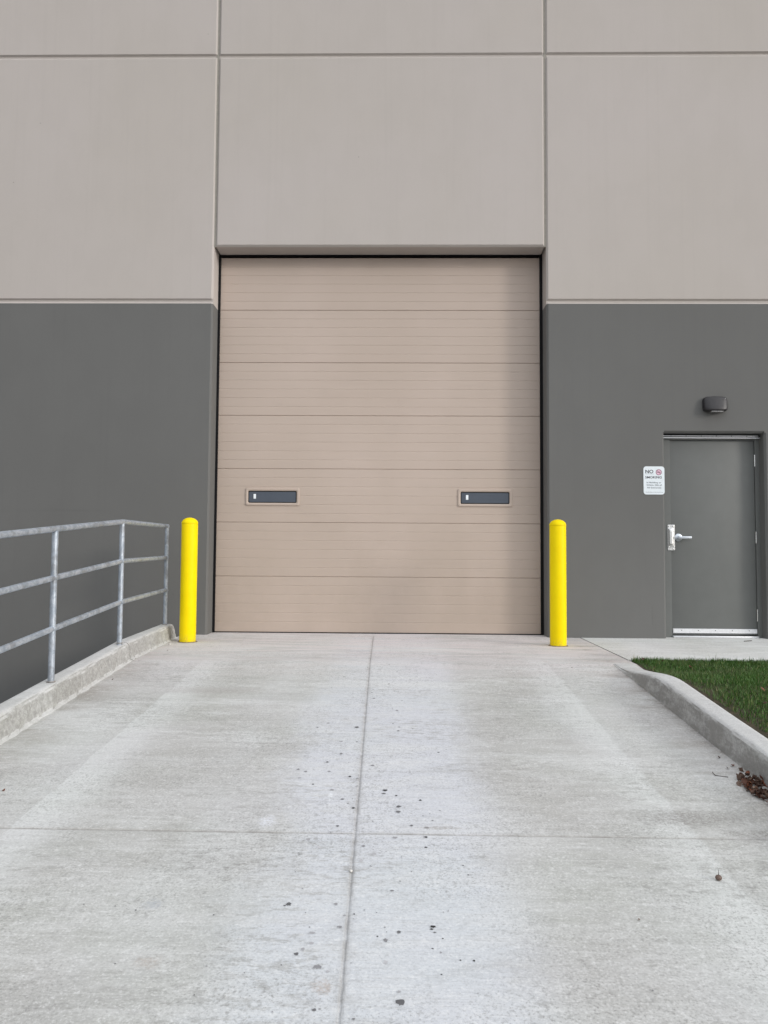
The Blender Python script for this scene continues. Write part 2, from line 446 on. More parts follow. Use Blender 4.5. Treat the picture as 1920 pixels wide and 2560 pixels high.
# form ridge on the left panel and small patch by the entry door
bm = bmesh.new()
box(bm, -4.6, -2.85, -.0010, .001, 1.338, 1.3415)
bm_obj('form_ridge', bm, M['grey'], bld)
bm = bmesh.new()
box(bm, 2.953, 2.957, -.0012, .001, .15, .353)
bm_obj('drip_mark', bm, M['grey'], bld)

# ---- big sectional door
DY = .262; DW = 1.93
rows = []
Z0 = .022; SEC = .6045; PITCH = SEC/6
zs = [(.011, 0.0)]
for k in range(7):
    for r in range(6):
        zb = Z0+k*SEC+r*PITCH
        if k == 0 and r == 0: continue
        if r == 0:
            zs += [(zb-.007, 0), (zb-.0022, .0045), (zb-.0018, .009), (zb+.0008, .009), (zb+.0045, 0)]
        else:
            zs += [(zb-.0055, 0), (zb-.0012, .0024), (zb+.0002, .0024), (zb+.0028, 0)]
zs.append((Z0+7*SEC, 0))
xs = [-DW+i*(2*DW)/24 for i in range(25)]
V = [(x, DY+d, z) for z, d in zs for x in xs]
n = len(xs)
F = [(j*n+i, j*n+i+1, (j+1)*n+i+1, (j+1)*n+i) for j in range(len(zs)-1) for i in range(n-1)]
odoor = mesh_obj('overhead_door', V, F, M['door'], bld)
tag(odoor, 'tan ribbed sectional door with two slot windows')
# seals
def seal(x0, x1, z0, z1, y0=.236, y1=.256):
    bm = bmesh.new(); box(bm, x0, x1, y0, y1, z0, z1, .003, 1)
    o_ = bm_obj('door_seal', bm, M['black'], bld); return o_
xa = XL+.012
seal(xa-.01, xa+.026, 0.004, HZ-.003)
seal(-(xa+.032), -(xa-.01), 0.004, HZ-.003)
seal(xa+.0265, -(xa+.0325), HZ-.017, HZ-.003, .238, .256)
bm = bmesh.new(); box(bm, -1.86, 1.86, .254, .30, -.002, .0105)
bm_obj('bottom_seal', bm, M['black'], bld)
# bowed loose bits of the side seal
# slot windows
def rr(x0, x1, z0, z1, r, n=6):
    pts = []
    for cx, cz, a0 in ((x1-r, z1-r, 0), (x0+r, z1-r, 90), (x0+r, z0+r, 180), (x1-r, z0+r, 270)):
        for k in range(n+1):
            a = math.radians(a0+90*k/n); pts.append((cx+r*math.cos(a), cz+r*math.sin(a)))
    return pts
def slot_window(x0, z0, lab):
    W_, H_ = .606, .196
    prof = [(0, .004, DY), (.002, .012, DY-.010), (.010, .016, DY-.013), (.024, .016, DY-.011), (.032, .014, DY-.004), (.034, .014, DY+.012)]
    V, F = [], []
    N = 28
    for ins, r, y in prof:
        for (x, z) in rr(x0+ins, x0+W_-ins, z0+ins, z0+H_-ins, max(.004, r)): V.append((x, y, z))
    for a in range(len(prof)-1):
        for k in range(N):
            F.append((a*N+k, a*N+(k+1)%N, (a+1)*N+(k+1)%N, (a+1)*N+k))
    f = mesh_obj('window_frame', V, F, M['door'], odoor, smooth=True); sharp(f, 50)
    tag(f, lab+' slot window frame')
    box_obj('window_pane', (x0+.030, x0+W_-.030, DY-.004, DY-.0015, z0+.030, z0+H_-.030), M['pane'], odoor)
    # black gasket line
    V, F = [], []
    for ins in (.031, .040):
        for (x, z) in rr(x0+ins, x0+W_-ins, z0+ins, z0+H_-ins, .012): V.append((x, DY-.0055, z))
    for k in range(N): F.append((k, (k+1)%N, N+(k+1)%N, N+k))
    mesh_obj('window_gasket', V, F, M['black'], odoor)
    box_obj('window_sticker', (x0+.090, x0+.117, DY-.0062, DY-.0045, z0+.077, z0+.130), M['sticker'], odoor, .0005, 1)
slot_window(-1.494, 1.419, 'left')
slot_window(.890, 1.419, 'right')

# ---- entry door
ed = empty('entry_door', (3.67, .14, 0)); ed.parent = bld
tag(ed, 'grey steel entry door with lever handle')
def W2(o_):      # keep world coordinates for a child of an offset parent
    pass
def child_box(name, dims, mat, bev=.0):
    x0,x1,y0,y1,z0,z1 = dims
    return box_obj(name, (x0-3.67,x1-3.67,y0-.14,y1-.14,z0,z1), mat, ed, bev)
child_box('door_leaf', (3.216,4.130,.142,.186,.030,2.154), M['edoor'], .0015)
# steel frame
bm = bmesh.new()
box(bm, EX0+.0, 3.2115, .128, .22, 0.0, 2.22)
box(bm, 4.1345, EX1-.0, .128, .22, 0.0, 2.22)
box(bm, 3.2118, 4.1342, .1285, .22, 2.1585, 2.2195)
bm_obj('door_frame', bm, M['edoor'], bld)
box_obj('frame_backing', (3.205, 4.14, .19, .235, .02, 2.19), M['black'], bld)
# drip cap over the head of the door: two bright metal strips
bm = bmesh.new(); tmp = 0
box_obj('rain_drip', (EX0+.002, 4.165, .100, .1275, 2.196, 2.206), M['alu'], bld)
box(bm, EX0+.002, EX1-.004, .085, .1275, 2.175, 2.182)
bm_obj('rain_drip', bm, M['alu'], bld)
box_obj('drip_gap', (EX0+.002, EX1-.004, .112, .1275, 2.1825, 2.1955), M['black'], bld)
box_obj('drip_gap', (EX0+.002, EX1-.004, .112, .1275, 2.2065, 2.2195), M['black'], bld)
for k in range(6): box_obj('drip_screw', (3.21+k*.165, 3.216+k*.165, .0985, .0999, 2.197, 2.205), M['bronze'], bld)
# hinges, sweep, threshold
def cyl(bm, c, r, h, axis='z', n=16):
    m = Matrix.Translation(c)
    if axis == 'y': m = m @ Matrix.Rotation(PI/2, 4, 'X')
    if axis == 'x': m = m @ Matrix.Rotation(PI/2, 4, 'Y')
    bmesh.ops.create_cone(bm, cap_ends=True, segments=n, radius1=r, radius2=r, depth=h, matrix=m)
for z in (1.934, 1.090, .246):
    bm = bmesh.new(); cyl(bm, (4.134-3.67, .130-.14, z), .008, .118); cyl(bm, (4.134-3.67, .130-.14, z+.061), .0095, .005); cyl(bm, (4.134-3.67, .130-.14, z-.061), .0095, .005)
    for q in (-.035, 0, .035): cyl(bm, (4.134-3.67, .130-.14, z+q), .0084, .001)
    o = bm_obj('hinge', bm, M['steel'], ed, True); sharp(o)
bm = bmesh.new()
box(bm, 3.219-3.67, 4.127-3.67, .126-.14, .1418-.14, .048, .096, .002, 1)
o = bm_obj('door_sweep', bm, M['alu'], ed)
for k in range(5):
    bm = bmesh.new(); cyl(bm, (3.31+k*.182-3.67, .1244-.14, .078), .0045, .002, 'y', 10)
    bm_obj('sweep_screw', bm, M['bronze'], ed)
box_obj('threshold', (3.2125, 4.134, .095, .22, .002, .020), M['alu'], bld, .004)
# latch guard plate: bevelled sheet with a pressed channel and bolts
def latch():
    x0, x1, z0, z1 = 3.170-3.67, 3.249-3.67, .945, 1.225
    nx, nz_ = 20, 60
    V, F = [], []
    for j in range(nz_+1):
        for i in range(nx+1):
            u = i/nx; v = j/nz_
            x = x0+(x1-x0)*u; z = z0+(z1-z0)*v
            a = max(0, 1-abs((u-.45)/.33)**4) if abs((u-.45)/.33) < 1 else 0
            b = max(0, 1-abs((v-.50)/.36)**10) if abs((v-.50)/.36) < 1 else 0
            V.append((x, -.018-.016*(a*b)**.6, z))
    for j in range(nz_):
        for i in range(nx):
            k = j*(nx+1)+i; F.append((k, k+1, k+nx+2, k+nx+1))
    o_ = mesh_obj('latch_guard', V, F, M['steel'], ed, True)
    md = o_.modifiers.new('s', 'SOLIDIFY'); md.thickness = .004; md.offset = -1
    for (bx, bz) in ((x1-.019, z1-.018), (x1-.016, z0+.016), (x0+.016, z0+.036), (x0+.014, z1-.016)):
        bm = bmesh.new(); bmesh.ops.create_uvsphere(bm, u_segments=16, v_segments=10, radius=.0085, matrix=Matrix.Translation((bx, -.019, bz)) @ Matrix.Diagonal((1,.6,1,1)))
        bm_obj('guard_bolt', bm, M['steel'], ed, True)
latch()
# lever handle with round rose
bm = bmesh.new()
cx, cz = 3.290-3.67, 1.086
n = 40
rp = [(.0, .003), (.044, .003), (.0445, -.004), (.041, -.010), (.030, -.013), (.016, -.014), (.014, -.040), (.0, -.042)]
rings = []
for r, y in rp:
    if r == 0: rings.append([bm.verts.new((cx, y, cz))])
    else: rings.append([bm.verts.new((cx+r*math.cos(2*PI*k/n), y, cz+r*math.sin(2*PI*k/n))) for k in range(n)])
for a, b in zip(rings, rings[1:]):
    for k in range(n):
        if len(a) == 1: bm.faces.new((a[0], b[k], b[(k+1)%n]))
        elif len(b) == 1: bm.faces.new((a[k], a[(k+1)%n], b[0]))
        else: bm.faces.new((a[k], a[(k+1)%n], b[(k+1)%n], b[k]))
lv = []
box(bm, cx-.012, cx+.128, -.062, -.040, cz-.015, cz+.013, .006, 3)
o = bm_obj('lever_handle', bm, M['chrome'], ed); sharp(o, 35)

# ---------------------------------------------------------------- wall light
wl = empty('wall_light', (3.650, 0, 2.528))
tag(wl, 'small dark bronze wall light mounted above the grey entry door', 'wall light')
bm = bmesh.new()
nu, nv = 48, 24
def sgn(v, e): return math.copysign(abs(v)**e, v)
grid = []
for j in range(nv+1):
    ph = -PI/2+PI*j/nv
    row = []
    for i in range(nu):
        th = 2*PI*i/nu
        cx_ = sgn(math.cos(ph), .30)*sgn(math.cos(th), .42)
        cy_ = sgn(math.cos(ph), .30)*sgn(math.sin(th), .42)
        cz_ = sgn(math.sin(ph), .30)
        x = cx_*.127*(1+.03*(1-cz_*cz_)); z = cz_*.085*(1-.10*max(0, abs(cx_)-.2)); z += -.004*cx_ if 0 else 0
        dep = .060+.042*(1-(cz_+1)/2)          # the face leans out towards the bottom
        y = cy_*dep*(1 - .22*cx_*cx_)
        y = min(0.0, y)
        row.append(bm.verts.new((x, y, z)))
    grid.append(row)
for a, b in zip(grid, grid[1:]):
    for i in range(nu): bm.faces.new((a[i], a[(i+1)%nu], b[(i+1)%nu], b[i]))
bmesh.ops.remove_doubles(bm, verts=bm.verts, dist=.0004)
bmesh.ops.dissolve_degenerate(bm, edges=bm.edges, dist=.0003)
o = bm_obj('housing', bm, M['bronze'], wl); sharp(o, 50)
o = box_obj('lens', (-.062, .062, -.088, -.030, -.0905, -.0835), M['lens'], wl, .003)
bm = bmesh.new(); cyl(bm, (.088, -.078, .052), .004, .012, 'y', 12); bm_obj('photocell', bm, M['lens'], wl)

# ---------------------------------------------------------------- sign
sg = empty('no_smoking_sign', (2.988, 0, 1.546))
tag(sg, 'white rounded no smoking sign on the grey wall beside the entry door', 'sign')
V = []; F = []
pts = rr(-.113, .113, 0, .305, .030, 8); N = len(pts)
for y in (-.0015, -.0045):
    V += [(x, y, z) for x, z in pts]
F.append(tuple(range(N, 2*N))); F.append(tuple(range(N))[::-1])
for k in range(N): F.append((k, (k+1)%N, N+(k+1)%N, N+k))
mesh_obj('sign_plate', V, F, M['white'], sg)
def sx(px): return (px-335)*.0002283-.113
def sz(py): return .305-(py-298)*.000237
def text(s, px0, px1, pbase, pcap, mat, off=0.0, name='lettering'):
    cu = bpy.data.curves.new('t', 'FONT'); cu.body = s; cu.size = 1; cu.offset = off; cu.resolution_u = 4
    ob = bpy.data.objects.new('t', cu); COL.objects.link(ob)
    dg = bpy.context.evaluated_depsgraph_get(); dg.update()
    me = bpy.data.meshes.new_from_object(ob.evaluated_get(dg))
    COL.objects.unlink(ob); bpy.data.objects.remove(ob)
    xs_ = [v.co.x for v in me.vertices]
    x0, x1 = min(xs_), max(xs_)
    capx = .729
    kx = (sx(px1)-sx(px0))/(x1-x0); kz = (sz(pcap)-sz(pbase))/capx
    for v in me.vertices: v.co = Vector((sx(px0)+(v.co.x-x0)*kx, -.0052, sz(pbase)+v.co.y*kz))
    me.materials.clear(); me.materials.append(mat)
    o_ = bpy.data.objects.new(name, me); COL.objects.link(o_); o_.parent = sg
    return o_
text('NO', 425, 800, 608, 450, M['ink'], .018)
text('SMOKING', 420, 1190, 850, 740, M['ink'], .015)
text('In Building or', 480, 1170, 1068, 1000, M['ink2'], .012)
text('Within 25ft of', 470, 1190, 1188, 1118, M['ink2'], .012)
text('All Entrances', 490, 1165, 1305, 1238, M['ink2'], .012)
text('Use Designated Smoking Areas', 425, 1250, 1492, 1458, M['ink2'], .005)
box_obj('underline', (sx(425), sx(825), -.0052, -.0046, sz(648), sz(640)), M['ink2'], sg)
def disc(name, cx, cz, r0, r1, y, mat, n=40):
    V = [(cx+r*math.cos(2*PI*k/n), y, cz+r*math.sin(2*PI*k/n)) for r in (r0, r1) for k in range(n)]
    if r0 == 0: V = V[n:]; F_ = [tuple(range(n))]
    else: F_ = [(k, (k+1)%n, n+(k+1)%n, n+k) for k in range(n)]
    return mesh_obj(name, V, F_, mat, sg)
ccx, ccz = sx(1055), sz(565)
disc('symbol_disc', ccx, ccz, 0, .029, -.0050, M['pink'])
disc('prohibition_ring', ccx, ccz, .0265, .0315, -.0056, M['red'])
d_ = .7071
V = [(ccx+a*d_*.028+b*d_*.0022, -.0060, ccz-a*d_*.028+b*d_*.0022) for a, b in ((-1,1),(1,1),(1,-1),(-1,-1))]
mesh_obj('prohibition_bar', V, [(0,1,2,3)], M['red'], sg)
V = [(ccx-.021, -.0054, ccz-.005), (ccx+.018, -.0054, ccz-.005), (ccx+.018, -.0054, ccz-.0005), (ccx-.021, -.0054, ccz-.0005)]
mesh_obj('cigarette_symbol', V, [(0,1,2,3)], M['ink'], sg)
bm = bmesh.new()
tube(bm, [(ccx+.014, -.0056, ccz+.002), (ccx+.013, -.0056, ccz+.008), (ccx+.006, -.0056, ccz+.010), (ccx+.005, -.0056, ccz+.016)], .0008, 6)
bm_obj('smoke_symbol', bm, M['red'], sg)

# ---------------------------------------------------------------- driveway with its joints
def xj(y): return -.037-.0173*(-y)*-1 if False else (-.039 - .0173*y*1.0)
def yj1(x): return -1.957+.022*x
def yj2(x): return -5.118-.004*x
us = set()
u = -2.10
while u <= 2.181:
    if abs(u) > .05: us.add(round(u, 4))
    u += .07
us.add(2.18)
JW = .0050
for c_ in (-.045,-.022,-.011,-JW,-.002,.002,JW,.011,.022,.045): us.add(c_)
us = sorted(us)
ROWS = []          # (function of x) rows
ys = []
y = .32
while y > -8.6:
    ys.append(y); y -= .03
ys += [-8.6-.2*k for k in range(1, 44)]
def near(yy, c_, w): return abs(yy-c_) < w
ys = [v for v in ys if not near(v, -1.957, .05) and not near(v, -5.118, .05)]
J1 = (.045,.02,.007,.003,-.003,-.007,-.02,-.045)
J2 = (.045,.022,.010,.0042,-.0042,-.010,-.022,-.045)
rows = [(v, None, 0) for v in ys] + [(-1.957+d, 1, d) for d in J1] + [(-5.118+d, 2, d) for d in J2]
rows.sort(key=lambda r: -r[0])
V, F, ST = [], [], []
nu_ = len(us)
for (yy, jk, dd) in rows:
    for u_ in us:
        fall = max(0, 1-abs(u_)/2.0)
        x = u_ + xj(yy)*fall
        yv = yy
        if jk == 1: yv = yj1(x)+dd + .0012*nz(x, 3, 0, 9)*1
        if jk == 2: yv = yj2(x)+dd + .0022*nz(x, 7, 0, 7)
        if abs(yy+1.957) < .3 and jk is None: yv = yy + .022*x*(1-abs(yy+1.957)/.3)
        z = ground_z(yv)
        j = 0
        au = abs(u_)
        if au < .012 and yy < -.02:
            x += .0018*nz(3, yv, 0, 16)+(.0012 if au < JW-.0001 else .0032)*nz(8, yv, u_*50, 45)
            if au <= JW: z -= .0032 if au < .004 else .0010; j = .62
            else: z += .0006*nz(u_, yv, 1, 60); j = .25
        elif au < .03 and yy < -.02: j = .12 if nz(u_, yv, 3, 14) > .1 else 0
        if jk == 1 and abs(dd) < .008: z -= .003 if abs(dd) < .004 else .0; j = max(j, .75 if abs(dd) < .004 else .2)
        if jk == 2 and abs(dd) < .012: z -= .006 if abs(dd) < .005 else .0006; j = max(j, 1.0 if abs(dd) < .005 else .2)
        z += .0016*nz(x, yv, 0, 1.3)
        V.append((x, yv, z)); ST.append((0, 0, j))
for a in range(len(rows)-1):
    for i in range(nu_-1):
        k = a*nu_+i; F.append((k, k+1, k+nu_+1, k+nu_))
# skirt: retaining side down to the lower yard
side_ids = [a*nu_ for a in range(len(rows))]
b0 = len(V)
for k in side_ids: V.append((V[k][0]-.004, V[k][1], -1.45)); ST.append((0,0,0))
for a in range(len(side_ids)-1): F.append((side_ids[a], side_ids[a+1], b0+a+1, b0+a))
# oil spots and gum: thin irregular films with ragged edges
STAINS = [(-0.136, -5.18, 0.0099, 0.35), (-0.085, -5.247, 0.0097, 0.5), (0.089, -5.234, 0.0078, 0.25), (0.132, -5.298, 0.0095, 0.4), (0.086, -5.353, 0.0103, 0.45), (0.212, -5.156, 0.011, 0.3), (0.339, -5.148, 0.007, 0.06), (0.336, -5.238, 0.0068, 0.05), (0.204, -5.571, 0.0069, 0.2), (-0.147, -5.669, 0.01, 0.12), (-0.158, -5.678, 0.005, 0.12), (0.014, -5.664, 0.0067, 0.28), (0.08, -5.724, 0.0033, 0.06), (0.048, -5.734, 0.0057, 0.3), (0.038, -5.801, 0.0072, 0.25), (-0.049, -5.836, 0.0094, 0.35), (-0.043, -5.892, 0.0084, 0.38), (-0.066, -5.923, 0.0068, 0.35), (-0.083, -5.948, 0.009, 0.13), (-0.012, -6.01, 0.0117, 0.25), (0.187, -5.87, 0.0077, 0.22), (0.228, -5.824, 0.0079, 0.15), (0.161, -5.85, 0.0031, 0.06), (0.338, -5.791, 0.0088, 0.04), (0.334, -5.805, 0.0056, 0.05), (0.366, -5.855, 0.0031, 0.04), (0.453, -5.967, 0.0041, 0.03), (0.352, -6.035, 0.0029, 0.04), (0.232, -6.158, 0.0123, 0.12), (-0.002, -6.197, 0.0067, 0.15), (0.188, -5.982, 0.0074, 0.45), (0.356, -5.928, 0.0038, 0.3), (0.228, -6.115, 0.0049, 0.35), (0.107, -6.229, 0.004, 0.2), (-0.059, -5.805, 0.0024, 0.05), (0.112, -5.699, 0.0021, 0.05), (0.154, -5.713, 0.0021, 0.05), (0.189, -5.825, 0.002, 0.05), (-0.12, -6.004, 0.0029, 0.15), (0.02, -6.031, 0.0058, 0.4), (-0.112, -5.565, 0.0035, 0.3), (0.343, -5.823, 0.0047, 0.15), (0.013, -6.193, 0.004, 0.3), (0.155, -2.054, 0.0069, 0.2), (-0.014, -2.167, 0.0058, 0.06), (0.22, -2.297, 0.0066, 0.2), (-0.181, -2.468, 0.0074, 0.08), (0.159, -2.673, 0.008, 0.12), (0.288, -2.583, 0.0054, 0.2), (0.05, -2.834, 0.006, 0.25), (0.044, -2.919, 0.0076, 0.15), (-0.248, -2.795, 0.0052, 0.2), (0.064, -3.068, 0.0099, 0.25), (0.38, -2.89, 0.0068, 0.2), (0.253, -3.121, 0.009, 0.3), (0.192, -3.319, 0.0047, 0.06), (0.22, -3.351, 0.0094, 0.2), (0.085, -3.543, 0.0038, 0.05), (-0.196, -3.634, 0.0103, 0.3), (-0.252, -3.717, 0.0087, 0.2), (-0.02, -3.709, 0.0145, 0.08), (0.196, -3.633, 0.0052, 0.06), (0.234, -3.698, 0.0073, 0.2), (0.228, -3.771, 0.0086, 0.04), (0.313, -3.725, 0.0058, 0.25), (-0.094, -3.971, 0.0096, 0.3), (-0.004, -3.972, 0.0062, 0.15), (-0.079, -4.168, 0.0092, 0.2), (-0.267, -4.212, 0.0065, 0.3), (-0.141, -4.298, 0.0076, 0.06), (0.096, -4.34, 0.0113, 0.25), (0.444, -4.132, 0.0066, 0.07), (-0.277, -4.408, 0.0086, 0.25), (-0.236, -4.435, 0.0086, 0.25), (-0.119, -4.431, 0.0086, 0.28), (-0.011, -4.496, 0.0078, 0.06), (0.026, -4.519, 0.006, 0.15), (-0.256, -4.523, 0.0084, 0.35), (-0.181, -4.602, 0.0053, 0.07), (0.031, -4.618, 0.0047, 0.08), (-0.084, -4.667, 0.0104, 0.28), (0.164, -4.666, 0.0127, 0.05), (0.159, -4.705, 0.0091, 0.15), (0.218, -4.728, 0.0068, 0.06), (-0.084, -4.761, 0.0079, 0.35), (-0.028, -4.775, 0.0067, 0.08), (0.327, -4.777, 0.0067, 0.04), (0.028, -4.871, 0.0076, 0.06), (0.229, -4.85, 0.0109, 0.12), (0.226, -4.906, 0.0118, 0.16), (0.41, -4.888, 0.0054, 0.3), (0.373, -4.991, 0.0042, 0.15), (-0.028, -5.055, 0.0077, 0.12), (0.282, -5.043, 0.0072, 0.15), (0.345, -5.061, 0.0093, 0.25)]
rnd = random.Random(11)
for k in range(120):
    x = rnd.gauss(.12, .30); y = rnd.uniform(-6.3, -2.0); STAINS.append((x, y, rnd.uniform(.0015, .0035), rnd.choice((.08,.15,.25,.3))))
for k in range(90):
    STAINS.append((rnd.uniform(-1.9, 1.9), rnd.uniform(-6.4, -.3), rnd.uniform(.0012, .0028), rnd.choice((.10,.2,.28))))
for kst, (x, y, r, g) in enumerate(STAINS):
    if r > .03: n_ = 30
    else: n_ = 18
    b0 = len(V)
    lift = .0007+.000006*kst
    z = ground_z(y)+.0016*nz(x, y, 0, 1.3)+lift
    V.append((x, y, z)); ST.append((1.6, g, 0))
    ey = rnd.uniform(.75, 1.15) if r < .03 else .75
    ph = rnd.uniform(0, 9)
    for ring, (kr, s_) in enumerate(((.85, .95), (1.18, .0))):
        for q in range(n_):
            a = 2*PI*q/n_
            rr_ = .95*r*kr*(1+.42*noise.noise(Vector((math.cos(a)*1.6+ph, math.sin(a)*1.6, ph)))+.40*noise.noise(Vector((math.cos(a)*5+ph, math.sin(a)*5, ph+4))))
            xx, yy = x+rr_*math.cos(a), y+rr_*ey*math.sin(a)
            V.append((xx, yy, ground_z(yy)+.0016*nz(xx, yy, 0, 1.3)+lift)); ST.append((s_ if r < .03 else s_*.62, g, 0))
    for q in range(n_):
        F.append((b0, b0+1+q, b0+1+(q+1)%n_))
        F.append((b0+1+q, b0+1+n_+q, b0+1+n_+(q+1)%n_, b0+1+(q+1)%n_))
drv = mesh_obj('driveway', V, F, M['drive'], smooth=False)
tag(drv, 'pale broomed concrete ramp rising to the big tan door', kind='structure')
at = drv.data.attributes.new('st', 'FLOAT_VECTOR', 'POINT')
at.data.foreach_set('vector', [c for v in ST for c in v])

# lower yard, far ground
gnd = mesh_obj('ground', [(-400,-400,-1.45),(400,-400,-1.45),(400,400,-1.45),(-400,400,-1.45)], [(0,1,2,3)], M['asphalt'])
tag(gnd, 'dark asphalt yard below the ramp', kind='structure')

# sidewalk at the entry door
def walk():
    nx, ny = 60, 10
    V, F = [], []
    for j in range(ny+1):
        for i in range(nx+1):
            v = j/ny; yy = .30-(.30+1.70)*v
            xl = 2.187-.012*v if False else 2.190 - .004*v
            x = xl+(14-xl)*(i/nx)**1.6
            V.append((x, yy+(.010*nz(x,2,0,3) if j == ny else 0), .0015+.0015*nz(x, yy, 5, 1.1)))
    for j in range(ny):
        for i in range(nx):
            k = j*(nx+1)+i; F.append((k, k+nx+1, k+nx+2, k+1))
    b0 = len(V)
    row = [ny*(nx+1)+i for i in range(nx+1)]
    for k in row: V.append((V[k][0], V[k][1]+.002, -.15))
    for i in range(nx): F.append((row[i], b0+i, b0+i+1, row[i+1]))
    o_ = mesh_obj('sidewalk', V, F, M['walk']); tag(o_, 'concrete sidewalk at the grey entry door', kind='structure')
walk()
# sealant strip in the joint between the ramp apron and the sidewalk
V = [(2.178, .3, -.004), (2.192, .3, -.004), (2.178, -1.96, -.004), (2.190, -1.96, -.004)]
o = mesh_obj('sidewalk_joint', V, [(0,2,3,1)], simple('joint_filler', (.09,.08,.07), .9)); tag(o, kind='structure')

# ---------------------------------------------------------------- kerbs
def sweep_kerb(name, rowsfn, ys_, mat, label, closed_ends=True):
    V, F = [], []
    n_ = None
    for yy in ys_:
        pr = rowsfn(yy)
        n_ = len(pr)
        for (x, z) in pr: V.append((x, yy, z))
    for a in range(len(ys_)-1):
        for k in range(n_-1):
            i = a*n_+k; F.append((i, i+1, i+n_+1, i+n_))
    F.append(tuple(range(n_))); F.append(tuple(range((len(ys_)-1)*n_, len(ys_)*n_))[::-1])
    o_ = mesh_obj(name, V, F, mat); sharp(o_, 60); tag(o_, label, kind='structure')
    bm = bmesh.new(); bm.from_mesh(o_.data); bmesh.ops.recalc_face_normals(bm, faces=bm.faces); bm.to_mesh(o_.data); bm.free()
    return o_
def frange(a, b, s):
    out = []
    while a > b: out.append(a); a -= s
    out.append(b); return out
def lk(yy):
    g = ground_z(yy)
    xi = -1.972 - (.098*max(0, min(1, (yy+2.0)/1.55)))       # inner foot
    xo = xi-.150
    h = .150
    e = 1.0
    if yy > -.50:
        e = min(1, (-.36-yy)/.03*.2+.8); h *= e; h += .006*nz(yy, 1, 0, 30)
    w = lambda a, s_, amp: amp*nz(a, yy, 0, s_)
    pr = [(xo+.004, -.3 if yy > -1.9 else g-.2), (xo, g+h-.030), (xo+.004, g+h-.010), (xo+.014, g+h-.002)]
    for q in range(1, 6): pr.append((xo+.014+(.150-.014-.050)*q/6, g+h+.002*nz(q, yy, 0, 5)))
    for q in range(0, 7):
        a = PI/2*q/6
        pr.append((xi-.014-.036+.036*math.sin(a)+w(q*.1, 9, .006), g+h-.046+.046*math.cos(a)+w(q*.1+4, 8, .004)))
    for q in (1, 2, 3, 4):
        zz = g+h-.046-(h-.046-.020)*q/4
        pr.append((xi-.014+.011*q/4+w(q*.4, 11, .008)+w(q*.9, 34, .005), zz+w(q, 20, .003)))
    pr += [(xi+.006+w(6, 14, .012)+w(6, 40, .005), g+.011+w(2, 25, .006)), (xi+.020+w(7, 9, .014), g+.004), (xi+.028+w(7, 9, .012), g-.01)]
    return pr
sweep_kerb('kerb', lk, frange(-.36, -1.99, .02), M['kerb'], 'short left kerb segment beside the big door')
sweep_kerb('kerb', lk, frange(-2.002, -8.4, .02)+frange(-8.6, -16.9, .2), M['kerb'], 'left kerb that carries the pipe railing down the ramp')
def rk(yy):
    g = ground_z(yy)
    tt = max(0, min(1, (Y1-.03-yy)/1.15)); s_ = tt*tt*(3-2*tt)
    h = .005+.140*s_
    xi = 1.985; xo = 2.155-.02*min(1, max(0, (Y1-yy)/2))
    w = lambda a, k_, amp: amp*nz(a, yy, 3, k_)*(.2+.8*s_)
    r_ = min(.034, h*.45)
    pr = [(xo+.002, g-.25), (xo, g+h-.012*s_-.001), (xo-.006, g+h-.003*s_)]
    for q in range(1, 6): pr.append((xo-.006-(xo-.006-xi-.014-r_)*q/6, g+h+.0012*nz(q, yy, 3, 5)*s_))
    for q in range(0, 7):
        a = PI/2*q/6
        pr.append((xi+.012+r_-r_*math.sin(a)+w(q*.1, 9, .003), g+h-r_+r_*math.cos(a)+w(q*.1+4, 8, .002)))
    for q in (1, 2, 3, 4):
        pr.append((xi+.012-.012*q/4+w(q*.4, 11, .003), g+(h-r_)*(1-q/4)*.98+.001))
    pr.append((xi-.002, g-.02))
    return pr
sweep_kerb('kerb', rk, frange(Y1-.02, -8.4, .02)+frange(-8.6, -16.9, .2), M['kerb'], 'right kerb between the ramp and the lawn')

# ---------------------------------------------------------------- lawn
def lawn_z(x, y):
    if y > -1.70: return -.02
    tt = max(0, min(1, (Y1-.03-y)/1.15)); s_ = tt*tt*(3-2*tt)
    k = ground_z(y)+.005+.140*s_-.018
    far = -.02 - .018*max(0, -y-1.7)
    f = max(0, min(1, (x-2.1)/1.6))
    return k*(1-f)+far*f + .006*nz(x, y, 2, 1.2)
V, F = [], []
nx, ny = 70, 90
for j in range(ny+1):
    yy = -1.69-(17-1.69)*(j/ny)**1.7
    for i in range(nx+1):
        x = 2.10+11.9*(i/nx)**1.8
        V.append((x, yy, lawn_z(x, yy) - (.03 if x < 2.13 else 0)))
for j in range(ny):
    for i in range(nx):
        k = j*(nx+1)+i; F.append((k, k+nx+1, k+nx+2, k+1))
lawn = mesh_obj('lawn_soil', V, F, M['soil'], smooth=True); tag(lawn, 'bare soil under the grass', kind='structure')
V, F = [], []
rg = random.Random(3)
def blade(x, y, h, w, lean):
    a = rg.uniform(0, 2*PI); ca, sa = math.cos(a)*w, math.sin(a)*w
    la = rg.uniform(0, 2*PI); lx, ly = math.cos(la)*lean, math.sin(la)*lean
    z = lawn_z(x, y)-.004
    b = len(V)
    V.extend([(x-ca, y-sa, z), (x+ca, y+sa, z), (x+ca*.8+lx*.35, y+sa*.8+ly*.35, z+h*.55), (x-ca*.8+lx*.35, y-sa*.8+ly*.35, z+h*.55), (x+lx, y+ly, z+h)])
    F.append((b, b+1, b+2, b+3)); F.append((b+3, b+2, b+4))
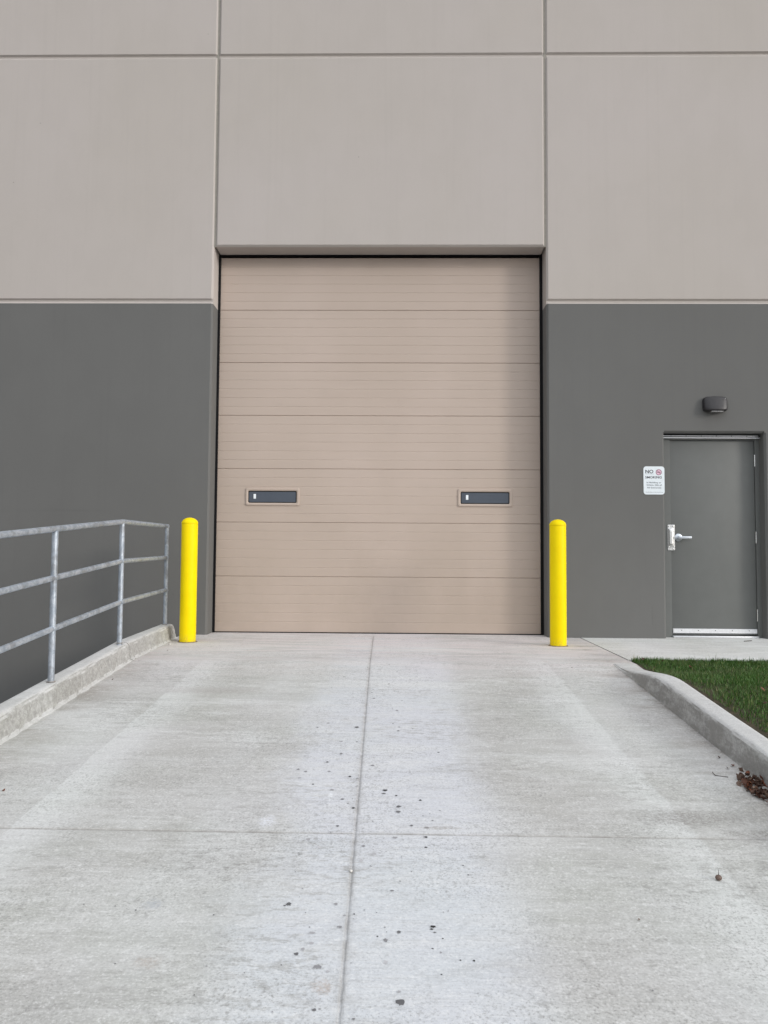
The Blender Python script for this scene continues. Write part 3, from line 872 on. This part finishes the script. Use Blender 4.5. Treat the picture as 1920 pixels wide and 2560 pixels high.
def scatter(n_, x0, x1, y0, y1, edge=False):
    k = 0
    while k < n_:
        x = rg.uniform(x0, x1); y = rg.uniform(y0, y1)
        if x < 2.165+(.02 if y < -2.4 else .05*max(0, min(1, 1))) : 
            k += 1; continue
        thin = nz(x, y, 0, 2.0) > .35 or (x < 2.28 and rg.random() < .55)
        if thin and rg.random() < .6: k += 1; continue
        h = rg.uniform(.022, .044)*(1+.35*nz(x, y, 9, 3))
        if rg.random() < .03: h *= 1.5
        if y > -1.80: h *= rg.uniform(.9, 1.45)
        blade(x, y, h, rg.uniform(.0013, .0024), rg.uniform(.004, .026)); k += 1
scatter(64000, 2.15, 4.7, -4.9, -1.70)
scatter(6000, 2.15, 4.7, -1.80, -1.69)
scatter(16000, 4.7, 9, -5.5, -1.70)
scatter(14000, 2.15, 9, -12, -4.9)
gr = mesh_obj('grass', V, F, M['grass']); tag(gr, 'short dark green lawn grass beside the right kerb', 'grass', kind='stuff')

# ---------------------------------------------------------------- bollards
def bollard(x, y, lab):
    b = empty('bollard', (x, y, 0)); tag(b, lab, 'bollard', 'yellow bollards flanking the big door')
    R_ = .0805; H_ = 1.176
    bm = bmesh.new(); lathe(bm, [(R_-.004, -.02), (R_-.001, .0), (R_, .006), (R_, H_-.006), (R_-.0015, H_-.001), (R_-.004, H_-.001)], 64)
    o_ = bm_obj('sleeve', bm, M['yellow'], b); sharp(o_, 40)
    bm = bmesh.new()
    pr = [(R_-.003, H_-.0005), (R_+.0012, H_+.0005), (R_+.0012, H_+.004)]
    for k in range(1, 13):
        a = PI/2*k/12; pr.append((max(0, (R_+.0012)*math.cos(a)), H_+.004+.058*math.sin(a)))
    pr[-1] = (0, pr[-1][1])
    lathe(bm, pr, 64)
    o_ = bm_obj('dome_cap', bm, M['yellow'], b); sharp(o_, 40)
    bm = bmesh.new(); n_ = 48
    V = []; F = []
    for r, z in ((R_-.01, .004), (R_+.006, .006), (R_+.016, .001)):
        for k in range(n_):
            a = 2*PI*k/n_; rr_ = r*(1+.04*nz(math.cos(a)*2+x, math.sin(a)*2, r*30)) if r > R_ else r
            V.append((rr_*math.cos(a), rr_*math.sin(a), z))
    for q in range(2):
        for k in range(n_): F.append((q*n_+k, q*n_+(k+1)%n_, (q+1)*n_+(k+1)%n_, (q+1)*n_+k))
    bm.free()
    mesh_obj('base_sealant', V, F, M['sealant'], b, smooth=True)
M['sealant'] = simple('brown_sealant', (.20,.155,.115), .85, 0, .3, .3, 50)
bollard(-1.867, -.665, 'yellow bollard beside the end of the pipe railing')
bollard(1.798, -.725, 'yellow bollard nearest the no smoking sign')

# ---------------------------------------------------------------- pipe railing
gl = empty('guard_railing', (-2.02, -2.11, .15)); tag(gl, 'three rail galvanised pipe railing standing on the left kerb', 'railing')
gl_loc = Vector((-2.02, -2.11, .15))
R_ = .0208
posts = [(-2.160, -.455, .148), (-2.036, -2.09, .150), (-2.040, -3.31, ground_z(-3.31)+.150), (-2.027, -4.66, ground_z(-4.66)+.15), (-2.027, -5.92, ground_z(-5.92)+.15)]
def railtop(y):
    return 1.137+.020*((y+2.11)/1.655) if y > -2.11 else 1.137+SLOPE*(y+2.11)*1.0
def P(v): return Vector(v)-gl_loc
def railpath(z_off, px_off=0):
    pts = []
    ys_ = [-.455, -2.11, -3.40, -4.66, -5.92]
    res_ = []
    for i, (x, y, z) in enumerate(posts):
        res_.append((x, y, railtop(y)-z_off))
    return res_
for (x, y, z) in posts:
    bm = bmesh.new()
    top = railtop(y)
    m_ = 14
    tube(bm, [P((x, y, z-.08+(top-z+.08)*k/m_)) for k in range(m_+1)], [R_*(1+.012*nz(k, y, 3, 1.7)) for k in range(m_+1)], 24)
    o_ = bm_obj('post', bm, M['galv'], gl, True); sharp(o_, 50)
    # grout collar
    bm = bmesh.new(); bmesh.ops.create_cone(bm, cap_ends=True, segments=28, radius1=R_+.009, radius2=R_+.002, depth=.006, matrix=Matrix.Translation(P((x, y, z+.004))))
    bm_obj('post_grout', bm, M['stone'], gl, True)
    for off in (.322, .655):
        bm = bmesh.new(); bmesh.ops.create_uvsphere(bm, u_segments=20, v_segments=12, radius=R_*1.22, matrix=Matrix.Translation(P((x, y, top-off))) @ Matrix.Diagonal((1,1.05,.92,1)))
        bm_obj('weld_joint', bm, M['galv'], gl, True)
for off, nm in ((0, 'top_rail'), (.322, 'middle_rail'), (.655, 'bottom_rail')):
    pth = railpath(off)
    bm = bmesh.new()
    dense = []
    for a, b in zip(pth, pth[1:]):
        for k in range(12): dense.append(Vector(a).lerp(Vector(b), k/12))
    dense.append(Vector(pth[-1]))
    if off == 0: dense.insert(0, dense[0]+Vector((-.0005, R_*1.0, 0)))
    tube(bm, [p-gl_loc for p in dense], R_ if off == 0 else R_*.94, 24)
    o_ = bm_obj(nm, bm, M['galv'], gl, True); sharp(o_, 60)

# ---------------------------------------------------------------- fallen leaves and small debris
def leaf_mesh(seed, L=.05, W_=.024, curl=.5):
    r = random.Random(seed); V = []; F = []
    n_, m_ = 8, 4
    for i in range(n_+1):
        t_ = i/n_; w = W_*math.sin(PI*min(1, t_*1.02)**.8)*(1+.15*math.sin(t_*9+seed)) if 0 < i < n_ else .0008
        for j in range(m_+1):
            s_ = j/m_*2-1
            x = (t_-.5)*L; y = s_*w
            z = curl*abs(s_)**1.6*w*.9 + curl*.35*L*((t_-.5)*2)**2*r.uniform(.6,1) + .002*math.sin(7*t_+3*s_+seed)
            V.append((x, y, z))
    for i in range(n_):
        for j in range(m_):
            k = i*(m_+1)+j; F.append((k, k+1, k+m_+2, k+m_+1))
    b = len(V); V += [(L*.5-.001, -.0006, V[n_*(m_+1)][2]), (L*.5, .0006, V[n_*(m_+1)][2]), (L*.82, .0004, V[n_*(m_+1)][2]+.004)]
    F.append((b, b+1, b+2))
    me = bpy.data.meshes.new('fallen_leaf'); me.from_pydata(V, [], F); me.materials.append(M['leaf'])
    me.polygons.foreach_set('use_smooth', [True]*len(me.polygons)); return me
LM = [leaf_mesh(k, random.uniform(.030,.047), random.uniform(.009,.015), random.uniform(.3,1.3)) for k in range(10)]
def leaf(x, y, z, lab, group=None, s=1., k=None, flat=.35):
    o_ = bpy.data.objects.new('fallen_leaf', LM[random.randrange(10) if k is None else k]); COL.objects.link(o_)
    o_.location = (x, y, z); o_.rotation_euler = (random.gauss(0, flat), random.gauss(0, flat), random.uniform(0, 2*PI)); o_.scale = (s,)*3
    tag(o_, lab, 'leaf', group); return o_
for k in range(140):
    tt = random.random()**.85
    y = -4.45-tt*.42
    wmax = .025+.090*math.sin(PI*min(1, .08+tt*.85)**.8)
    x = 1.972-random.random()*wmax
    hh = max(0, 1-(1.972-x)/wmax)
    leaf(x, y, ground_z(y)+.006+random.random()*.026*hh+.004, 'brown dead leaf heaped in the pile against the right kerb', 'dead leaves heaped against the right kerb', random.uniform(.8, 1.15), flat=.6)
leaf(1.955, -4.37, ground_z(-4.37)+.008, 'lone greyish leaf just above the leaf pile by the right kerb', s=1.1)
leaf(1.945, -4.30, ground_z(-4.30)+.006, 'thin dark leaf lying in the gutter above the leaf pile', s=.7)
leaf(1.902, -4.336, ground_z(-4.336)+.006, 'narrow leaf scrap lying left of the leaf pile top', s=.55)
leaf(1.925, -4.18, ground_z(-4.18)+.006, 'small dark leaf tight against the right kerb face', s=.6)
leaf(1.017, -5.735, ground_z(-5.735)+.003, 'tiny dark red leaf scrap on the open right half of the ramp', s=.28)
leaf(-1.605, -4.735, ground_z(-4.735)+.004, 'reddish leaf scrap at the left edge of the ramp', s=.5)
leaf(-1.882, -2.634, ground_z(-2.634)+.006, 'curled dark leaf in the left gutter between two railing posts', s=.55)
leaf(-1.955, -1.93, .006, 'small brown leaf at the kerb joint under the middle post', s=.5)
leaf(-1.90, -2.02, -.001, 'pale leaf scrap just below the kerb joint', s=.4)
for i, (x, y) in enumerate(((2.518,-2.209),(2.40,-1.93),(2.571,-3.298),(2.415,-3.668),(2.27,-1.83))):
    leaf(x, y, lawn_z(x, y)+.038, ['tan leaf caught in the grass near the sidewalk', 'pale leaf in the thin grass by the lawn corner', 'red brown leaf lying on the grass at the right edge of the photo', 'rusty leaf half sunk in grass close to the right kerb', 'tan leaf at the pointed corner of the lawn'][i], s=1.1 if i < 4 else .8, k=i)
for k in range(13):
    leaf(random.uniform(-2.06, -1.90), random.uniform(-.34, -.12), .006+random.random()*.045, 'dead leaf jammed between the kerb end and the grey wall', 'leaves jammed behind the left bollard', .9, flat=.9)
def pebble(name, x, y, r, mat, lab, cat, sq=.7):
    bm = bmesh.new(); bmesh.ops.create_icosphere(bm, subdivisions=3, radius=r)
    for v in bm.verts:
        v.co *= 1+.25*noise.noise(v.co*60/ (r*60)*.9+Vector((x*9, y*9, 0))); v.co.z *= sq
    o_ = bm_obj(name, bm, mat, None, True, (x, y, ground_z(y)+r*sq*.75)); tag(o_, lab, cat)
pebble('pebble', -1.975, -.90, .014, M['pale_stone'], 'pale flat pebble at the foot of the left kerb', 'pebble', .5)
pebble('pebble', -1.955, -.66, .011, M['stone'], 'dark round pebble between the kerb end and the bollard', 'pebble', .8)
pebble('pebble', -1.86, -1.35, .005, M['stone'], 'tiny dark pebble near the left gutter above the kerb joint', 'pebble')
pebble('pebble', .052, -5.441, .0065, M['pale_stone'], 'small pale pebble beside the centre joint', 'pebble', .8)
pebble('pebble', 1.62, -2.10, .006, M['stone'], 'tiny pebble near the start of the right kerb', 'pebble')
# acorn with its stalk
ac = empty('acorn', (1.388, -5.468, ground_z(-5.468)+.011)); tag(ac, 'single brown acorn lying on the right half of the ramp', 'acorn')
bm = bmesh.new(); bmesh.ops.create_uvsphere(bm, u_segments=20, v_segments=12, radius=.0105, matrix=Matrix.Diagonal((1.15,1,.95,1))); bm_obj('nut', bm, M['acorn'], ac, True)
bm = bmesh.new(); tube(bm, [(0,0,.008),(.001,.001,.018),(0,.003,.027)], [.0015,.001,.0009], 8); bm_obj('stalk', bm, M['twig'], ac, True)
def twig(pts, r, lab):
    o0 = Vector(pts[0]); bm = bmesh.new(); tube(bm, [Vector(p)-o0 for p in pts], r, 8)
    o_ = bm_obj('twig', bm, M['twig'], None, True, tuple(o0)); tag(o_, lab, 'twig')
twig([(3.82,-.235,.006),(3.86,-.225,.008),(3.92,-.19,.007)], .0035, 'short dark twig on the sidewalk before the entry door')
g = ground_z(-4.45)
twig([(1.80,-4.40,g+.012),(1.803,-4.43,g+.004),(1.855,-4.455,g+.004)], .0018, 'thin bent twig on the ramp beside the leaf pile')
twig([(1.885,-4.93,ground_z(-4.93)+.004),(1.93,-4.95,ground_z(-4.95)+.004)], .0016, 'tiny straight twig on the ramp below the leaf pile')
twig([(-2.05,-.33,.01),(-2.0,-.28,.03),(-1.96,-.22,.012)], .0022, 'pale curved twig between the kerb end and the wall')

# ---------------------------------------------------------------- light and sky
EL, AZ = math.radians(16.5), math.radians(59)     # AZ: turned right from the wall normal
sun = bpy.data.lights.new('Sun', 'SUN'); sun.energy = 0.9; sun.angle = math.radians(10); sun.color = (1, .94, .86)
so = bpy.data.objects.new('Sun', sun); COL.objects.link(so)
dirv = Vector((math.sin(AZ)*math.cos(EL), -math.cos(AZ)*math.cos(EL), math.sin(EL)))   # towards the sun
so.rotation_euler = dirv.to_track_quat('Z', 'Y').to_euler()
so.location = (6, -8, 8)
w = bpy.data.worlds.new('World'); sc.world = w; w.use_nodes = True
nt = w.node_tree; bg = nt.nodes['Background']
sky = nt.nodes.new('ShaderNodeTexSky'); sky.sky_type = 'NISHITA'; sky.sun_disc = False
sky.sun_elevation = EL; sky.sun_rotation = math.atan2(dirv.x, dirv.y)
sky.dust_density = 2.0; sky.ozone_density = 1.0
tc = nt.nodes.new('ShaderNodeTexCoord'); sp = nt.nodes.new('ShaderNodeSeparateXYZ'); nt.links.new(tc.outputs['Generated'], sp.inputs[0])
mr = nt.nodes.new('ShaderNodeMapRange'); nt.links.new(sp.outputs[2], mr.inputs[0]); mr.inputs[1].default_value = 0; mr.inputs[2].default_value = 1; mr.inputs[3].default_value = .75; mr.inputs[4].default_value = 2.1
vm = nt.nodes.new('ShaderNodeVectorMath'); vm.operation = 'SCALE'; vm.inputs[0].default_value = (8.6, 8.9, 9.4); 
dt = nt.nodes.new('ShaderNodeVectorMath'); dt.operation = 'DOT_PRODUCT'; nt.links.new(tc.outputs['Generated'], dt.inputs[0]); dt.inputs[1].default_value = (math.sin(AZ), -math.cos(AZ), 0)
dm = nt.nodes.new('ShaderNodeMapRange'); nt.links.new(dt.outputs['Value'], dm.inputs[0]); dm.inputs[1].default_value = -1; dm.inputs[2].default_value = 1; dm.inputs[3].default_value = .55; dm.inputs[4].default_value = 1.40
mm = nt.nodes.new('ShaderNodeMath'); mm.operation = 'MULTIPLY'; nt.links.new(mr.outputs[0], mm.inputs[0]); nt.links.new(dm.outputs[0], mm.inputs[1]); nt.links.new(mm.outputs[0], vm.inputs['Scale'])
hs = nt.nodes.new('ShaderNodeHueSaturation'); hs.inputs['Saturation'].default_value = .22
mx = nt.nodes.new('ShaderNodeMix'); mx.data_type = 'RGBA'; mx.inputs[0].default_value = .55
nt.links.new(vm.outputs[0], mx.inputs[7])        # high cloud, brighter overhead, over the clear sky
nt.links.new(sky.outputs[0], hs.inputs['Color']); nt.links.new(hs.outputs[0], mx.inputs[6]); nt.links.new(mx.outputs[2], bg.inputs[0])
bg.inputs[1].default_value = .10

# ---------------------------------------------------------------- camera
cam = bpy.data.cameras.new('Camera'); co = bpy.data.objects.new('Camera', cam); COL.objects.link(co); sc.camera = co
yaw, pitch, roll = 0.0177320, 0.0529407, 0.0065740
fwd = Vector((-math.sin(yaw)*math.cos(pitch), math.cos(yaw)*math.cos(pitch), math.sin(pitch)))
right = Vector((math.cos(yaw), math.sin(yaw), 0)); up = right.cross(fwd)
r2 = math.cos(roll)*right+math.sin(roll)*up; u2 = -math.sin(roll)*right+math.cos(roll)*up
m = Matrix((( r2.x, u2.x, -fwd.x, .216769), (r2.y, u2.y, -fwd.y, -8.344567), (r2.z, u2.z, -fwd.z, .898080), (0,0,0,1)))
co.matrix_world = m
cam.sensor_fit = 'VERTICAL'; cam.sensor_height = 36; cam.lens = 36*1923/2560
cam.clip_start = .05; cam.clip_end = 1500
sc.view_settings.view_transform = 'Standard'; sc.view_settings.look = 'None'; sc.view_settings.exposure = 0.30; sc.view_settings.gamma = 1
sc.render.resolution_x = 768; sc.render.resolution_y = 1024
